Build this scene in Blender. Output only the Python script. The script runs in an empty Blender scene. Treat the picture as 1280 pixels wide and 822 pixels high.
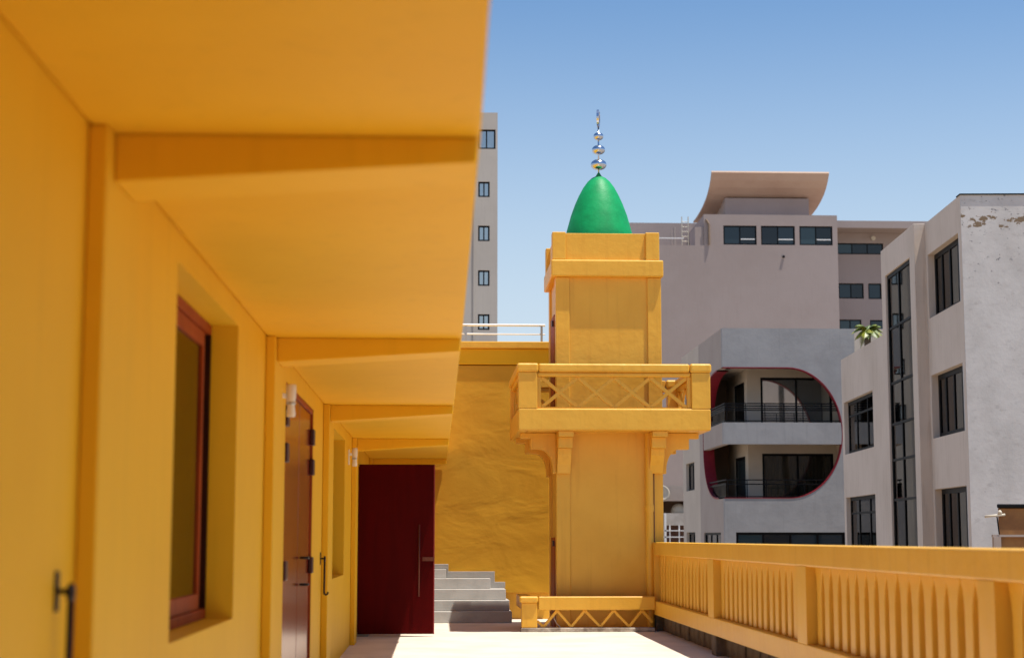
import bpy, bmesh, math, random
from mathutils import Vector
random.seed(7)
RNG = random.Random(3)
C = bpy.context.scene.collection
S = bpy.context.scene

# ------------------------------------------------------------------ camera, sky, sun, exposure
cam = bpy.data.cameras.new("camera")
camo = bpy.data.objects.new("camera", cam)
C.objects.link(camo)
EYE = 1.45
camo.location = (0, 0, EYE)
camo.rotation_euler = (math.radians(90 + 7.118), 0, math.radians(-2.5825))
cam.sensor_width = 36
cam.lens = 36 * 2090 / 1280
cam.clip_start = 0.05
cam.clip_end = 3000
cam.dof.use_dof = True
cam.dof.focus_distance = 31
cam.dof.aperture_fstop = 2.1
S.camera = camo

SUN = Vector((0.25, -0.12, 1.0)).normalized()
w = bpy.data.worlds.new("World")
S.world = w
w.use_nodes = True
nt = w.node_tree
sky = nt.nodes.new("ShaderNodeTexSky")
sky.sky_type = 'NISHITA'
sky.sun_disc = False
sky.sun_elevation = math.asin(SUN.z)
sky.sun_rotation = math.atan2(SUN.x, SUN.y)
sky.altitude = 0
sky.air_density = 1.05
sky.dust_density = 0.35
sky.ozone_density = 3.0
bg = nt.nodes["Background"]
bg.inputs[1].default_value = 0.092
# pale haze low over the roofs, clearer and deeper blue above, the same all round
gen = nt.nodes.new("ShaderNodeTexCoord")
sep = nt.nodes.new("ShaderNodeSeparateXYZ")
nt.links.new(gen.outputs["Generated"], sep.inputs[0])
hz = nt.nodes.new("ShaderNodeMapRange")
hz.interpolation_type = 'SMOOTHSTEP'
nt.links.new(sep.outputs[2], hz.inputs[0])
hz.inputs[1].default_value = math.sin(math.radians(2)); hz.inputs[2].default_value = math.sin(math.radians(21))
hz.inputs[3].default_value = 1.0; hz.inputs[4].default_value = 0.0
deep = nt.nodes.new("ShaderNodeMix"); deep.data_type = 'RGBA'; deep.blend_type = 'MULTIPLY'
deep.inputs[0].default_value = 1.0
nt.links.new(sky.outputs[0], deep.inputs[6]); deep.inputs[7].default_value = (0.74, 0.93, 1.05, 1)
air = nt.nodes.new("ShaderNodeMix"); air.data_type = 'RGBA'
nt.links.new(hz.outputs[0], air.inputs[0]); nt.links.new(deep.outputs[2], air.inputs[6]); air.inputs[7].default_value = (5.0, 5.8, 6.5, 1)
nt.links.new(air.outputs[2], bg.inputs[0])

sl = bpy.data.lights.new("sun", 'SUN')
sl.energy = 4.6
sl.angle = math.radians(0.53)
sl.color = (1.0, 0.94, 0.85)
so = bpy.data.objects.new("sun", sl)
C.objects.link(so)
so.location = SUN * 60
so.rotation_euler = SUN.to_track_quat('Z', 'Y').to_euler()

S.view_settings.view_transform = 'Standard'
S.view_settings.look = 'None'
S.view_settings.exposure = 0.52
S.view_settings.gamma = 1.0
S.cycles.max_bounces = 10
S.cycles.diffuse_bounces = 6
S.cycles.use_denoising = True

# ------------------------------------------------------------------ materials
def newmat(name):
    m = bpy.data.materials.new(name)
    m.use_nodes = True
    n = m.node_tree.nodes
    return m, m.node_tree, n["Principled BSDF"]

def noise(nt, coord, scale, detail=4, rough=0.55, dist=0.0):
    t = nt.nodes.new("ShaderNodeTexNoise")
    t.inputs["Scale"].default_value = scale
    t.inputs["Detail"].default_value = detail
    t.inputs["Roughness"].default_value = rough
    t.inputs["Distortion"].default_value = dist
    nt.links.new(coord, t.inputs["Vector"])
    return t.outputs[0]

def math_n(nt, op, a, b=None, clamp=False):
    n = nt.nodes.new("ShaderNodeMath")
    n.operation = op
    n.use_clamp = clamp
    for i, v in enumerate((a, b)):
        if v is None: continue
        if isinstance(v, (int, float)): n.inputs[i].default_value = v
        else: nt.links.new(v, n.inputs[i])
    return n.outputs[0]

def smooth(nt, v, a, b):
    n = nt.nodes.new("ShaderNodeMapRange")
    n.interpolation_type = 'SMOOTHSTEP'
    nt.links.new(v, n.inputs[0])
    n.inputs[1].default_value = a
    n.inputs[2].default_value = b
    return n.outputs[0]

def mixc(nt, f, a, b):
    n = nt.nodes.new("ShaderNodeMix")
    n.data_type = 'RGBA'
    if isinstance(f, (int, float)): n.inputs[0].default_value = f
    else: nt.links.new(f, n.inputs[0])
    for i, v in ((6, a), (7, b)):
        if isinstance(v, (tuple, list)): n.inputs[i].default_value = (*v[:3], 1)
        else: nt.links.new(v, n.inputs[i])
    return n.outputs[2]

def coords(nt, scale=(1, 1, 1)):
    t = nt.nodes.new("ShaderNodeTexCoord")
    if scale == (1, 1, 1): return t.outputs["Object"]
    m = nt.nodes.new("ShaderNodeMapping")
    m.inputs["Scale"].default_value = scale
    nt.links.new(t.outputs["Object"], m.inputs[0])
    return m.outputs[0]

def paint(name, col, col2=None, rough=0.6, mott=1.2, amount=1.0, bump=0.15, bscale=30, bdist=0.01,
          streak=0.0, streak_col=None, dirt=0.0, dirt_col=(0.2, 0.16, 0.12), spec=0.3, squash=1.0, bdetail=4):
    m, t, p = newmat(name)
    c = coords(t)
    col2 = col2 or tuple(x * 0.86 for x in col)
    f = noise(t, c, mott, 5, 0.6)
    f = smooth(t, f, 0.35, 0.68)
    if amount != 1.0: f = math_n(t, 'MULTIPLY', f, amount)
    out = mixc(t, f, col, col2)
    if streak > 0:
        cs = coords(t, (6, 6, 0.35))
        s = noise(t, cs, 1.6, 4, 0.6)
        s = smooth(t, s, 0.52, 0.72)
        s = math_n(t, 'MULTIPLY', s, streak)
        out = mixc(t, s, out, streak_col or tuple(x * 0.7 for x in col))
    if dirt > 0:
        d = noise(t, c, mott * 4.5, 8, 0.7)
        d = smooth(t, d, 0.60, 0.74)
        d = math_n(t, 'MULTIPLY', d, dirt)
        out = mixc(t, d, out, dirt_col)
    t.links.new(out, p.inputs["Base Color"])
    p.inputs["Roughness"].default_value = rough
    p.inputs["Specular IOR Level"].default_value = spec
    if bump > 0:
        cb = coords(t, (1, 1, squash)) if squash != 1 else c
        b = t.nodes.new("ShaderNodeBump")
        b.inputs["Strength"].default_value = bump
        b.inputs["Distance"].default_value = bdist
        t.links.new(noise(t, cb, bscale, bdetail, 0.6), b.inputs["Height"])
        t.links.new(b.outputs[0], p.inputs["Normal"])
    return m

def gloss(name, col, rough=0.2, metal=0.0, spec=0.5, coat=0.0):
    m, t, p = newmat(name)
    p.inputs["Base Color"].default_value = (*col, 1)
    p.inputs["Roughness"].default_value = rough
    p.inputs["Metallic"].default_value = metal
    p.inputs["Specular IOR Level"].default_value = spec
    p.inputs["Coat Weight"].default_value = coat
    p.inputs["Coat Roughness"].default_value = 0.08
    return m

def clear_glass(name, tint, ior=1.5):
    m, t, p = newmat(name)
    t.nodes.remove(p)
    o = t.nodes["Material Output"]
    tr = t.nodes.new("ShaderNodeBsdfTransparent")
    tr.inputs[0].default_value = (*tint, 1)
    g = t.nodes.new("ShaderNodeBsdfGlossy")
    g.inputs["Roughness"].default_value = 0.015
    fr = t.nodes.new("ShaderNodeFresnel")
    fr.inputs[0].default_value = ior
    mx = t.nodes.new("ShaderNodeMixShader")
    t.links.new(fr.outputs[0], mx.inputs[0])
    t.links.new(tr.outputs[0], mx.inputs[1])
    t.links.new(g.outputs[0], mx.inputs[2])
    t.links.new(mx.outputs[0], o.inputs[0])
    return m

def wood(name, c1, c2, rough=0.2, coat=0.3, stretch=(9, 9, 0.7)):
    m, t, p = newmat(name)
    c = coords(t, stretch)
    f = noise(t, c, 2.2, 6, 0.6, 0.6)
    f = smooth(t, f, 0.35, 0.65)
    t.links.new(mixc(t, f, c1, c2), p.inputs["Base Color"])
    p.inputs["Roughness"].default_value = rough
    p.inputs["Coat Weight"].default_value = coat
    p.inputs["Coat Roughness"].default_value = 0.1
    return m

YEL = (0.78, 0.44, 0.020)
M = {}
M['yellow'] = paint('yellow_paint', YEL, (0.745, 0.41, 0.017), rough=0.55, spec=0.12, mott=0.9, bump=0.10, bscale=22, bdist=0.006, streak=0.18)
M['yellow_old'] = paint('yellow_paint_weathered', (0.77, 0.425, 0.045), (0.73, 0.385, 0.036), rough=0.42, spec=0.4, mott=1.4, bump=0.34, bscale=6, bdist=0.02, streak=0.28, streak_col=(0.56, 0.26, 0.02), dirt=0.16, dirt_col=(0.50, 0.235, 0.03))
def trowelmat():
    m, t, p = newmat('yellow_trowelled_plaster')
    c = coords(t)
    mp = t.nodes.new("ShaderNodeMapping"); mp.inputs["Rotation"].default_value = (0, math.radians(28), 0); mp.inputs["Scale"].default_value = (0.8, 1, 1.45)
    t.links.new(c, mp.inputs[0])
    a = noise(t, mp.outputs[0], 1.3, 3, 0.5, 0.45)
    b_ = noise(t, mp.outputs[0], 4.0, 4, 0.6, 0.3)
    g_ = noise(t, c, 28, 4, 0.6)
    h = math_n(t, 'ADD', math_n(t, 'ADD', a, math_n(t, 'MULTIPLY', b_, 0.16)), math_n(t, 'MULTIPLY', g_, 0.025))
    col = mixc(t, smooth(t, a, 0.35, 0.65), (0.58, 0.295, 0.016), (0.64, 0.335, 0.02))
    t.links.new(col, p.inputs["Base Color"])
    p.inputs["Roughness"].default_value = 0.55; p.inputs["Specular IOR Level"].default_value = 0.3
    b = t.nodes.new("ShaderNodeBump"); b.inputs["Strength"].default_value = 0.30; b.inputs["Distance"].default_value = 0.085
    t.links.new(h, b.inputs["Height"]); t.links.new(b.outputs[0], p.inputs["Normal"])
    return m
M['yellow_trowel'] = trowelmat()
M['floor'] = paint('pale_terrace_concrete', (0.67, 0.595, 0.50), (0.57, 0.50, 0.415), rough=0.8, mott=1.1, bump=0.25, bscale=40, bdist=0.006, dirt=0.55, dirt_col=(0.36, 0.27, 0.2))
M['step'] = paint('grey_cement', (0.40, 0.39, 0.365), (0.34, 0.33, 0.305), rough=0.8, mott=3, bump=0.3, bscale=25, bdist=0.008, dirt=0.3, dirt_col=(0.22, 0.2, 0.18))
M['block'] = paint('dark_concrete_block', (0.16, 0.125, 0.10), (0.09, 0.07, 0.055), rough=0.9, mott=4, bump=0.8, bscale=18, bdist=0.02, dirt=0.6, dirt_col=(0.3, 0.26, 0.22))
M['kerb'] = paint('stained_white_concrete', (0.5, 0.45, 0.38), (0.2, 0.16, 0.13), rough=0.9, mott=5, bump=0.6, bscale=18, bdist=0.02)
M['green'] = paint('green_dome_paint', (0.004, 0.33, 0.10), (0.004, 0.25, 0.075), rough=0.5, mott=3, bump=0.30, bscale=7, bdist=0.02, spec=0.25)
M['chrome'] = gloss('polished_metal', (0.52, 0.57, 0.66), 0.2, 1.0)
M['steel'] = gloss('white_steel', (0.78, 0.77, 0.75), 0.35, 0.0)
M['galv'] = gloss('galvanised_steel', (0.42, 0.42, 0.42), 0.4, 0.7)
M['brownframe'] = wood('red_brown_frame', (0.34, 0.062, 0.012), (0.24, 0.038, 0.008), 0.5, 0.0)
M['slotframe'] = wood('dark_slot_frame', (0.035, 0.008, 0.004), (0.02, 0.005, 0.003), 0.45, 0.0)  # near-black uprights stand in for the unlit open slot beside the sash
M['doorwood'] = wood('varnished_mahogany', (0.24, 0.028, 0.007), (0.12, 0.011, 0.004), 0.2, 0.0)
M['reddoor'] = wood('dark_red_lacquer', (0.068, 0.0006, 0.0010), (0.056, 0.0005, 0.0008), 0.42, 0.0, (3, 3, 0.4))
M['reddoor'].node_tree.nodes['Principled BSDF'].inputs['Specular IOR Level'].default_value = 0.06
M['redlitedge'] = gloss('red_sunlit_edge', (0.22, 0.008, 0.012), 0.35)  # lighter red stands in for sun on the free edge of the door
M['iron'] = gloss('black_iron', (0.010, 0.006, 0.005), 0.5, 0.0, 0.3)
for k_, v_ in (('brownframe', 0.08), ('slotframe', 0.1), ('doorwood', 0.35)): M[k_].node_tree.nodes['Principled BSDF'].inputs['Specular IOR Level'].default_value = v_
M['hinge'] = gloss('dark_red_hinge', (0.045, 0.006, 0.005), 0.4, 0.2)
M['bronze'] = gloss('bronze_metal', (0.14, 0.045, 0.03), 0.4, 0.7)
M['black'] = gloss('black_aluminium', (0.005, 0.005, 0.006), 0.5, 0.0, 0.12)
M['lampglass'] = gloss('frosted_lamp_glass', (0.72, 0.66, 0.56), 0.25, 0.0, 0.5)
M['glass'] = clear_glass('clear_window_glass', (0.72, 0.70, 0.64))
M['smoke'] = clear_glass('smoked_panel', (0.35, 0.36, 0.38), 1.05)
M['tint'] = clear_glass('tinted_window_glass', (0.34, 0.36, 0.38))
M['bronzeglass'] = clear_glass('brown_tinted_glass', (0.30, 0.27, 0.25))
M['darkglass'] = gloss('dark_blue_glass', (0.016, 0.030, 0.040), 0.06, 0.0, 0.5)
def mirrorglass():
    m, t, p = newmat('sky_reflecting_glass')
    p.inputs["Base Color"].default_value = (0.46, 0.48, 0.48, 1)
    p.inputs["Metallic"].default_value = 0.85
    p.inputs["Roughness"].default_value = 0.04
    return m
M['mirror'] = mirrorglass()
M['darkglass2'] = gloss('dark_teal_glass', (0.030, 0.055, 0.065), 0.07)
M['darkglass3'] = gloss('dark_smoke_glass', (0.008, 0.012, 0.016), 0.05)
M['room'] = paint('dim_room_plaster', (0.30, 0.24, 0.18), rough=0.9, bump=0)
M['curtain'] = paint('grey_curtain', (0.22, 0.215, 0.21), (0.18, 0.175, 0.17), rough=0.9, bump=0)
M['palecurtain'] = paint('pale_brown_blind', (0.19, 0.17, 0.16), (0.15, 0.135, 0.125), rough=0.9, bump=0)
M['amberreflect'] = paint('amber_reflection_blind', (0.55, 0.40, 0.16), (0.42, 0.29, 0.10), rough=0.9, mott=3, bump=0)  # amber put in for the terrace reflected in the window glass
M['mauve'] = paint('mauve_render', (0.375, 0.308, 0.285), (0.34, 0.275, 0.25), rough=0.8, mott=0.15, bump=0.1, bscale=3, bdist=0.05, streak=0.2)
M['peach'] = paint('peach_soffit_paint', (0.50, 0.36, 0.27), (0.45, 0.31, 0.23), rough=0.8, mott=0.3, bump=0.0, dirt=0.15, dirt_col=(0.6, 0.45, 0.32))
M['beige'] = paint('beige_render', (0.50, 0.455, 0.40), (0.44, 0.395, 0.345), rough=0.8, mott=0.12, bump=0.1, bscale=3, bdist=0.05, streak=0.35)
M['greyrender'] = paint('grey_render', (0.335, 0.33, 0.33), (0.285, 0.28, 0.28), rough=0.85, mott=0.8, bump=0.15, bscale=3.5, bdist=0.05, streak=0.25, dirt=0.2, dirt_col=(0.40, 0.395, 0.395))
M['taupe'] = paint('taupe_render', (0.40, 0.34, 0.30), (0.36, 0.30, 0.265), rough=0.85, mott=0.5, bump=0.2, bscale=4, bdist=0.03, streak=0.2)
M['cream'] = paint('cream_render', (0.56, 0.49, 0.41), (0.51, 0.44, 0.365), rough=0.85, mott=0.5, bump=0.2, bscale=4, bdist=0.03, streak=0.3, dirt=0.08)
M['creamwall'] = paint('cream_inner_wall', (0.60, 0.52, 0.42), rough=0.85, mott=0.5, bump=0)
M['sand'] = paint('sand_render', (0.66, 0.56, 0.475), (0.60, 0.505, 0.42), rough=0.85, mott=0.45, bump=0.25, bscale=5, bdist=0.02, streak=0.4, streak_col=(0.40, 0.30, 0.225), dirt=0.1, dirt_col=(0.3, 0.23, 0.17))
M['redtrim'] = paint('crimson_trim', (0.24, 0.012, 0.025), (0.2, 0.01, 0.02), rough=0.5, bump=0)
M['brownbox'] = paint('rusty_brown_sheet', (0.32, 0.155, 0.05), (0.22, 0.10, 0.035), rough=0.6, mott=2, bump=0.2, bscale=8, streak=0.4)
M['bone'] = paint('ivory_plastic', (0.62, 0.56, 0.45), rough=0.5, bump=0)
M['whitewall'] = paint('stained_white_parapet', (0.5, 0.46, 0.42), (0.4, 0.36, 0.32), rough=0.9, mott=2, bump=0.3, bscale=8, dirt=0.7, dirt_col=(0.14, 0.11, 0.09))
M['soffitbrown'] = paint('brown_rear_wall', (0.28, 0.2, 0.14), rough=0.9, mott=1, bump=0.1)
M['brick'] = paint('red_brown_wall', (0.24, 0.12, 0.08), (0.16, 0.08, 0.055), rough=0.9, mott=2, bump=0.2)
M['ground'] = paint('dusty_ground', (0.36, 0.29, 0.22), (0.30, 0.24, 0.18), rough=0.95, mott=0.05, bump=0.2, bscale=1)
M['tile'] = paint('clay_roof_tile', (0.42, 0.15, 0.075), (0.32, 0.11, 0.055), rough=0.8, mott=3, bump=0.2)
M['bark'] = paint('palm_bark', (0.18, 0.13, 0.09), (0.1, 0.075, 0.05), rough=0.9, mott=5, bump=0.8, bscale=12, bdist=0.05)
def leafmat():
    m, t, p = newmat('palm_leaf')
    f = noise(t, coords(t), 3.0, 3)
    t.links.new(mixc(t, smooth(t, f, 0.35, 0.6), (0.34, 0.33, 0.035), (0.10, 0.15, 0.025)), p.inputs["Base Color"])
    p.inputs["Roughness"].default_value = 0.45
    return m
M['leaf'] = leafmat()
def gablemat():
    m, t, p = newmat('peeling_white_render')
    c = coords(t)
    base = mixc(t, smooth(t, noise(t, c, 0.7, 6, 0.65), 0.35, 0.7), (0.62, 0.595, 0.57), (0.50, 0.475, 0.45))
    base = mixc(t, math_n(t, 'MULTIPLY', smooth(t, noise(t, coords(t, (1.2, 1.2, 1.8)), 2.6, 8, 0.72), 0.54, 0.68), 0.32), base, (0.27, 0.25, 0.235))
    sx = t.nodes.new("ShaderNodeSeparateXYZ")
    t.links.new(c, sx.inputs[0])
    z = sx.outputs[2]
    # flaked-off strip below the roof edge
    n1 = noise(t, coords(t, (1.0, 1.0, 1.6)), 2.3, 8, 0.68)
    d = math_n(t, 'ABSOLUTE', math_n(t, 'SUBTRACT', z, 9.24))
    lim = math_n(t, 'SUBTRACT', math_n(t, 'MULTIPLY', n1, 2.0), 0.97)
    patch = smooth(t, math_n(t, 'SUBTRACT', lim, d), 0.0, 0.05)
    base = mixc(t, patch, base, (0.22, 0.155, 0.095))
    # dark pock marks, thick under the strip and sparse below
    n2 = noise(t, coords(t, (1.5, 1.5, 2.0)), 4.2, 7, 0.68)
    up = smooth(t, z, 6.5, 8.9)
    thr = math_n(t, 'SUBTRACT', 0.665, math_n(t, 'MULTIPLY', up, 0.075))
    pock = smooth(t, math_n(t, 'SUBTRACT', n2, thr), 0.0, 0.05)
    base = mixc(t, math_n(t, 'MULTIPLY', pock, 0.75), base, (0.15, 0.14, 0.15))
    t.links.new(base, p.inputs["Base Color"])
    p.inputs["Roughness"].default_value = 0.9
    b = t.nodes.new("ShaderNodeBump")
    b.inputs["Strength"].default_value = 0.25
    b.inputs["Distance"].default_value = 0.02
    t.links.new(noise(t, c, 7, 6, 0.65), b.inputs["Height"])
    t.links.new(b.outputs[0], p.inputs["Normal"])
    return m
M['gable'] = gablemat()

# ------------------------------------------------------------------ mesh helpers
ORG = {}
class MB:
    def __init__(s): s.v = []; s.f = []
    def add(s, vs, fs):
        o = len(s.v)
        s.v += [Vector(v) for v in vs]
        s.f += [[i + o for i in f] for f in fs]
        return s
    def box(s, x0, x1, y0, y1, z0, z1):
        return s.add([(x0,y0,z0),(x1,y0,z0),(x1,y1,z0),(x0,y1,z0),(x0,y0,z1),(x1,y0,z1),(x1,y1,z1),(x0,y1,z1)],
                     [(0,3,2,1),(4,5,6,7),(0,1,5,4),(1,2,6,5),(2,3,7,6),(3,0,4,7)])
    def prism(s, poly, axis, a0, a1):
        f = {'x': lambda p, a: (a, p[0], p[1]), 'y': lambda p, a: (p[0], a, p[1]), 'z': lambda p, a: (p[0], p[1], a)}[axis]
        n = len(poly)
        return s.add([f(p, a0) for p in poly] + [f(p, a1) for p in poly],
                     [tuple(range(n))[::-1], tuple(range(n, 2*n))] + [(i, (i+1) % n, n + (i+1) % n, n + i) for i in range(n)])
    def bar(s, p, q, wd, dp, side):
        p, q, side = Vector(p), Vector(q), Vector(side).normalized()
        d = (q - p).normalized(); u = d.cross(side).normalized() * wd / 2; v = side * dp / 2
        vs = [p-u-v, p+u-v, p+u+v, p-u+v, q-u-v, q+u-v, q+u+v, q-u+v]
        return s.add(vs, [(0,3,2,1),(4,5,6,7),(0,1,5,4),(1,2,6,5),(2,3,7,6),(3,0,4,7)])
    def obox(s, O, U, N, u0, u1, n0, n1, z0, z1):
        O, U, N = Vector(O), Vector(U), Vector(N)
        P = lambda u, n, z: O + U*u + N*n + Vector((0,0,z))
        return s.add([P(u0,n0,z0),P(u1,n0,z0),P(u1,n1,z0),P(u0,n1,z0),P(u0,n0,z1),P(u1,n0,z1),P(u1,n1,z1),P(u0,n1,z1)],
                     [(0,3,2,1),(4,5,6,7),(0,1,5,4),(1,2,6,5),(2,3,7,6),(3,0,4,7)])
    def tube(s, pts, r, n=8):
        pts = [Vector(p) for p in pts]
        rs = r if isinstance(r, (list, tuple)) else [r]*len(pts)
        o = len(s.v); ref = Vector((0.31, 0.17, 0.93))
        for i, p in enumerate(pts):
            d = (pts[min(i+1, len(pts)-1)] - pts[max(i-1, 0)]).normalized()
            a = d.cross(ref if abs(d.dot(ref)) < 0.98 else Vector((1,0,0))).normalized(); b = d.cross(a)
            for k in range(n):
                t = 2*math.pi*k/n
                s.v.append(p + (a*math.cos(t) + b*math.sin(t))*rs[i])
        for i in range(len(pts)-1):
            for k in range(n):
                s.f.append([o+i*n+k, o+i*n+(k+1)%n, o+(i+1)*n+(k+1)%n, o+(i+1)*n+k])
        s.f.append([o+k for k in range(n)][::-1]); s.f.append([o+(len(pts)-1)*n+k for k in range(n)])
        return s
    def lathe(s, prof, cx, cy, n=32):
        o = len(s.v)
        for r, z in prof:
            for k in range(n):
                t = 2*math.pi*k/n
                s.v.append(Vector((cx + r*math.cos(t), cy + r*math.sin(t), z)))
        for i in range(len(prof)-1):
            for k in range(n):
                s.f.append([o+i*n+k, o+i*n+(k+1)%n, o+(i+1)*n+(k+1)%n, o+(i+1)*n+k])
        s.f.append([o+k for k in range(n)][::-1]); s.f.append([o+(len(prof)-1)*n+k for k in range(n)])
        return s
    def panel(s, O, U, N, u0, u1, z0, z1, holes, t):
        """a wall slab with rectangular openings; its outer face lies at N*0"""
        O, U, N = Vector(O), Vector(U), Vector(N)
        us = sorted({u0, u1} | {h[0] for h in holes} | {h[1] for h in holes})
        zs = sorted({z0, z1} | {h[2] for h in holes} | {h[3] for h in holes})
        us = [u for u in us if u0 <= u <= u1]; zs = [z for z in zs if z0 <= z <= z1]
        solid = lambda i, j: 0 <= i < len(us)-1 and 0 <= j < len(zs)-1 and not any(
            h[0] < (us[i]+us[i+1])/2 < h[1] and h[2] < (zs[j]+zs[j+1])/2 < h[3] for h in holes)
        idx = {}
        def V(i, j, b):
            if (i, j, b) not in idx:
                idx[(i, j, b)] = len(s.v)
                s.v.append(O + U*us[i] - N*(t if b else 0) + Vector((0, 0, zs[j])))
            return idx[(i, j, b)]
        for i in range(len(us)-1):
            for j in range(len(zs)-1):
                if not solid(i, j): continue
                for b in (0, 1): s.f.append([V(i,j,b), V(i+1,j,b), V(i+1,j+1,b), V(i,j+1,b)])
                if not solid(i-1, j): s.f.append([V(i,j,0), V(i,j+1,0), V(i,j+1,1), V(i,j,1)])
                if not solid(i+1, j): s.f.append([V(i+1,j,0), V(i+1,j+1,0), V(i+1,j+1,1), V(i+1,j,1)])
                if not solid(i, j-1): s.f.append([V(i,j,0), V(i+1,j,0), V(i+1,j,1), V(i,j,1)])
                if not solid(i, j+1): s.f.append([V(i,j+1,0), V(i+1,j+1,0), V(i+1,j+1,1), V(i,j+1,1)])
        return s
    def build(s, name, mat, parent=None, bevel=0.0, smooth=False, seg=2):
        me = bpy.data.meshes.new(name)
        org = ORG.get(parent.name, Vector((0,0,0))) if parent else Vector((0,0,0))
        me.from_pydata([v - org for v in s.v], [], s.f)
        bm = bmesh.new(); bm.from_mesh(me)
        bmesh.ops.recalc_face_normals(bm, faces=bm.faces)
        bm.to_mesh(me); bm.free()
        if smooth:
            for p in me.polygons: p.use_smooth = True
        o = bpy.data.objects.new(name, me); C.objects.link(o)
        me.materials.append(mat)
        if parent: o.parent = parent; ORG[o.name] = org
        if bevel > 0:
            b = o.modifiers.new("bevel", 'BEVEL'); b.width = bevel; b.segments = seg; b.limit_method = 'ANGLE'; b.angle_limit = math.radians(40)
            b.harden_normals = False
        return o

def tag(o, label=None, cat=None, group=None, kind=None):
    if label: o['label'] = label
    if cat: o['category'] = cat
    if group: o['group'] = group
    if kind: o['kind'] = kind
    return o
def thing(name, label, cat, loc=(0,0,0), rz=0.0, local=False, group=None):
    o = bpy.data.objects.new(name, None); C.objects.link(o)
    o.location = loc; o.rotation_euler = (0, 0, rz); o.empty_display_size = 0.3
    ORG[o.name] = Vector((0,0,0)) if local else Vector(loc)
    return tag(o, label, cat, group)
def twin(o, parent, d, name=None):
    c = o.copy(); C.objects.link(c); c.parent = parent; c.location = Vector(o.location) + Vector(d)
    ORG[c.name] = ORG.get(parent.name, Vector((0,0,0)))
    return c

def window(parent, O, U, N, u0, u1, z0, z1, depth, fw, fmat, pmat, cols=(0.5,), rows=(), fd=0.08, name='window', proud_rows=True, sub=True):
    """frame mesh (a part) with one child per pane"""
    fr = MB()
    us = [u0] + [u0 + (u1-u0)*c for c in cols] + [u1]; zs = [z0] + [z0 + (z1-z0)*r for r in rows] + [z1]
    n0, n1 = -depth-fd, -depth
    fr.obox(O, U, N, u0, u0+fw, n0, n1, z0, z1); fr.obox(O, U, N, u1-fw, u1, n0, n1, z0, z1)
    fr.obox(O, U, N, u0+fw, u1-fw, n0, n1, z0, z0+fw); fr.obox(O, U, N, u0+fw, u1-fw, n0, n1, z1-fw, z1)
    for u in us[1:-1]: fr.obox(O, U, N, u-fw*0.4, u+fw*0.4, n0, n1-0.003, z0+fw, z1-fw)
    for z in zs[1:-1]:
        for i in range(len(us)-1):
            a = us[i] + (fw if i == 0 else fw*0.4); b = us[i+1] - (fw if i == len(us)-2 else fw*0.4)
            fr.obox(O, U, N, a, b, n0, n1-0.006, z-fw*0.3, z+fw*0.3)
    f = fr.build(name, fmat, parent)
    nm = (n0+n1)/2
    for i in range(len(us)-1):
        for j in range(len(zs)-1):
            a = us[i] + (fw if i == 0 else fw*0.4) ; b = us[i+1] - (fw if i == len(us)-2 else fw*0.4)
            c = zs[j] + (fw if j == 0 else fw*0.3) ; d = zs[j+1] - (fw if j == len(zs)-2 else fw*0.3)
            MB().obox(O, U, N, a, b, nm-0.006, nm+0.006, c, d).build('pane', pmat if pmat is not M['darkglass'] else RNG.choice([M['darkglass'], M['darkglass2'], M['darkglass3']]), f)
    return f

# ------------------------------------------------------------------ ground and terrace
g = MB().add([(-1500,-1500,-8),(1500,-1500,-8),(1500,1500,-8),(-1500,1500,-8)], [(0,1,2,3)]).build('ground', M['ground'])
tag(g, kind='structure')
fl = MB().box(-1.47, 3.74, -9, 31.0, -0.4, 0.0).build('terrace_floor', M['floor'])
tag(fl, kind='structure')
base = MB().box(-9, 3.70, -9, 31.6, -8.0, -0.404).build('podium_below_terrace', M['yellow_old'])
tag(base, kind='structure')

# ------------------------------------------------------------------ yellow building on the left
WX = -1.17; PX = -1.105; SOF = 2.825
WIN = [(7.51, 9.84, 0.99, 2.69), (19.15, 21.48, 0.99, 2.69)]
DBL = (13.0, 15.96, 0.0, 2.66)
OPN = (25.27, 26.45, 0.0, 2.56)
yb = thing('yellow_building', 'long yellow building at left with a deep canopy, pilasters, brown window and doors', 'building', (WX, 0, 0))
MB().panel((WX,0,0), (0,1,0), (1,0,0), -8.0, 30.44, 0.0, 3.6, WIN + [DBL, OPN], 0.34).build('wall', M['yellow'], yb)
def eave(y):
    pts = [(-8, 0.125), (4.3, 0.134), (5.7, 0.147), (11.5, 0.172), (17, 0.18), (30.44, 0.185)]
    for (a, va), (b, vb) in zip(pts, pts[1:]):
        if a <= y <= b: return va + (vb-va)*(y-a)/(b-a)
    return 0.18
ys = [-8, 4.3, 5.7, 11.5, 17, 30.44]
MB().prism([(WX+0.002, -8), *[(eave(y), y) for y in ys], (WX+0.002, 30.44)], 'z', SOF, SOF+0.16).build('canopy', M['yellow'], yb, bevel=0.012)
for k in range(-1, 5):
    y = 5.53 + 5.9*k
    MB().box(WX+0.002, PX, y, y+0.60, 0.0, SOF-0.002).build('pilaster', M['yellow'], yb, bevel=0.006)
    e = eave(min(30.4, y+0.3)) - 0.012
    MB().prism([(PX+0.002, SOF-0.002), (PX+0.002, SOF-0.168), (e, SOF-0.088), (e, SOF-0.002)], 'y', y+0.13, y+0.49).build('canopy_beam', M['yellow'], yb, bevel=0.005)
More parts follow.
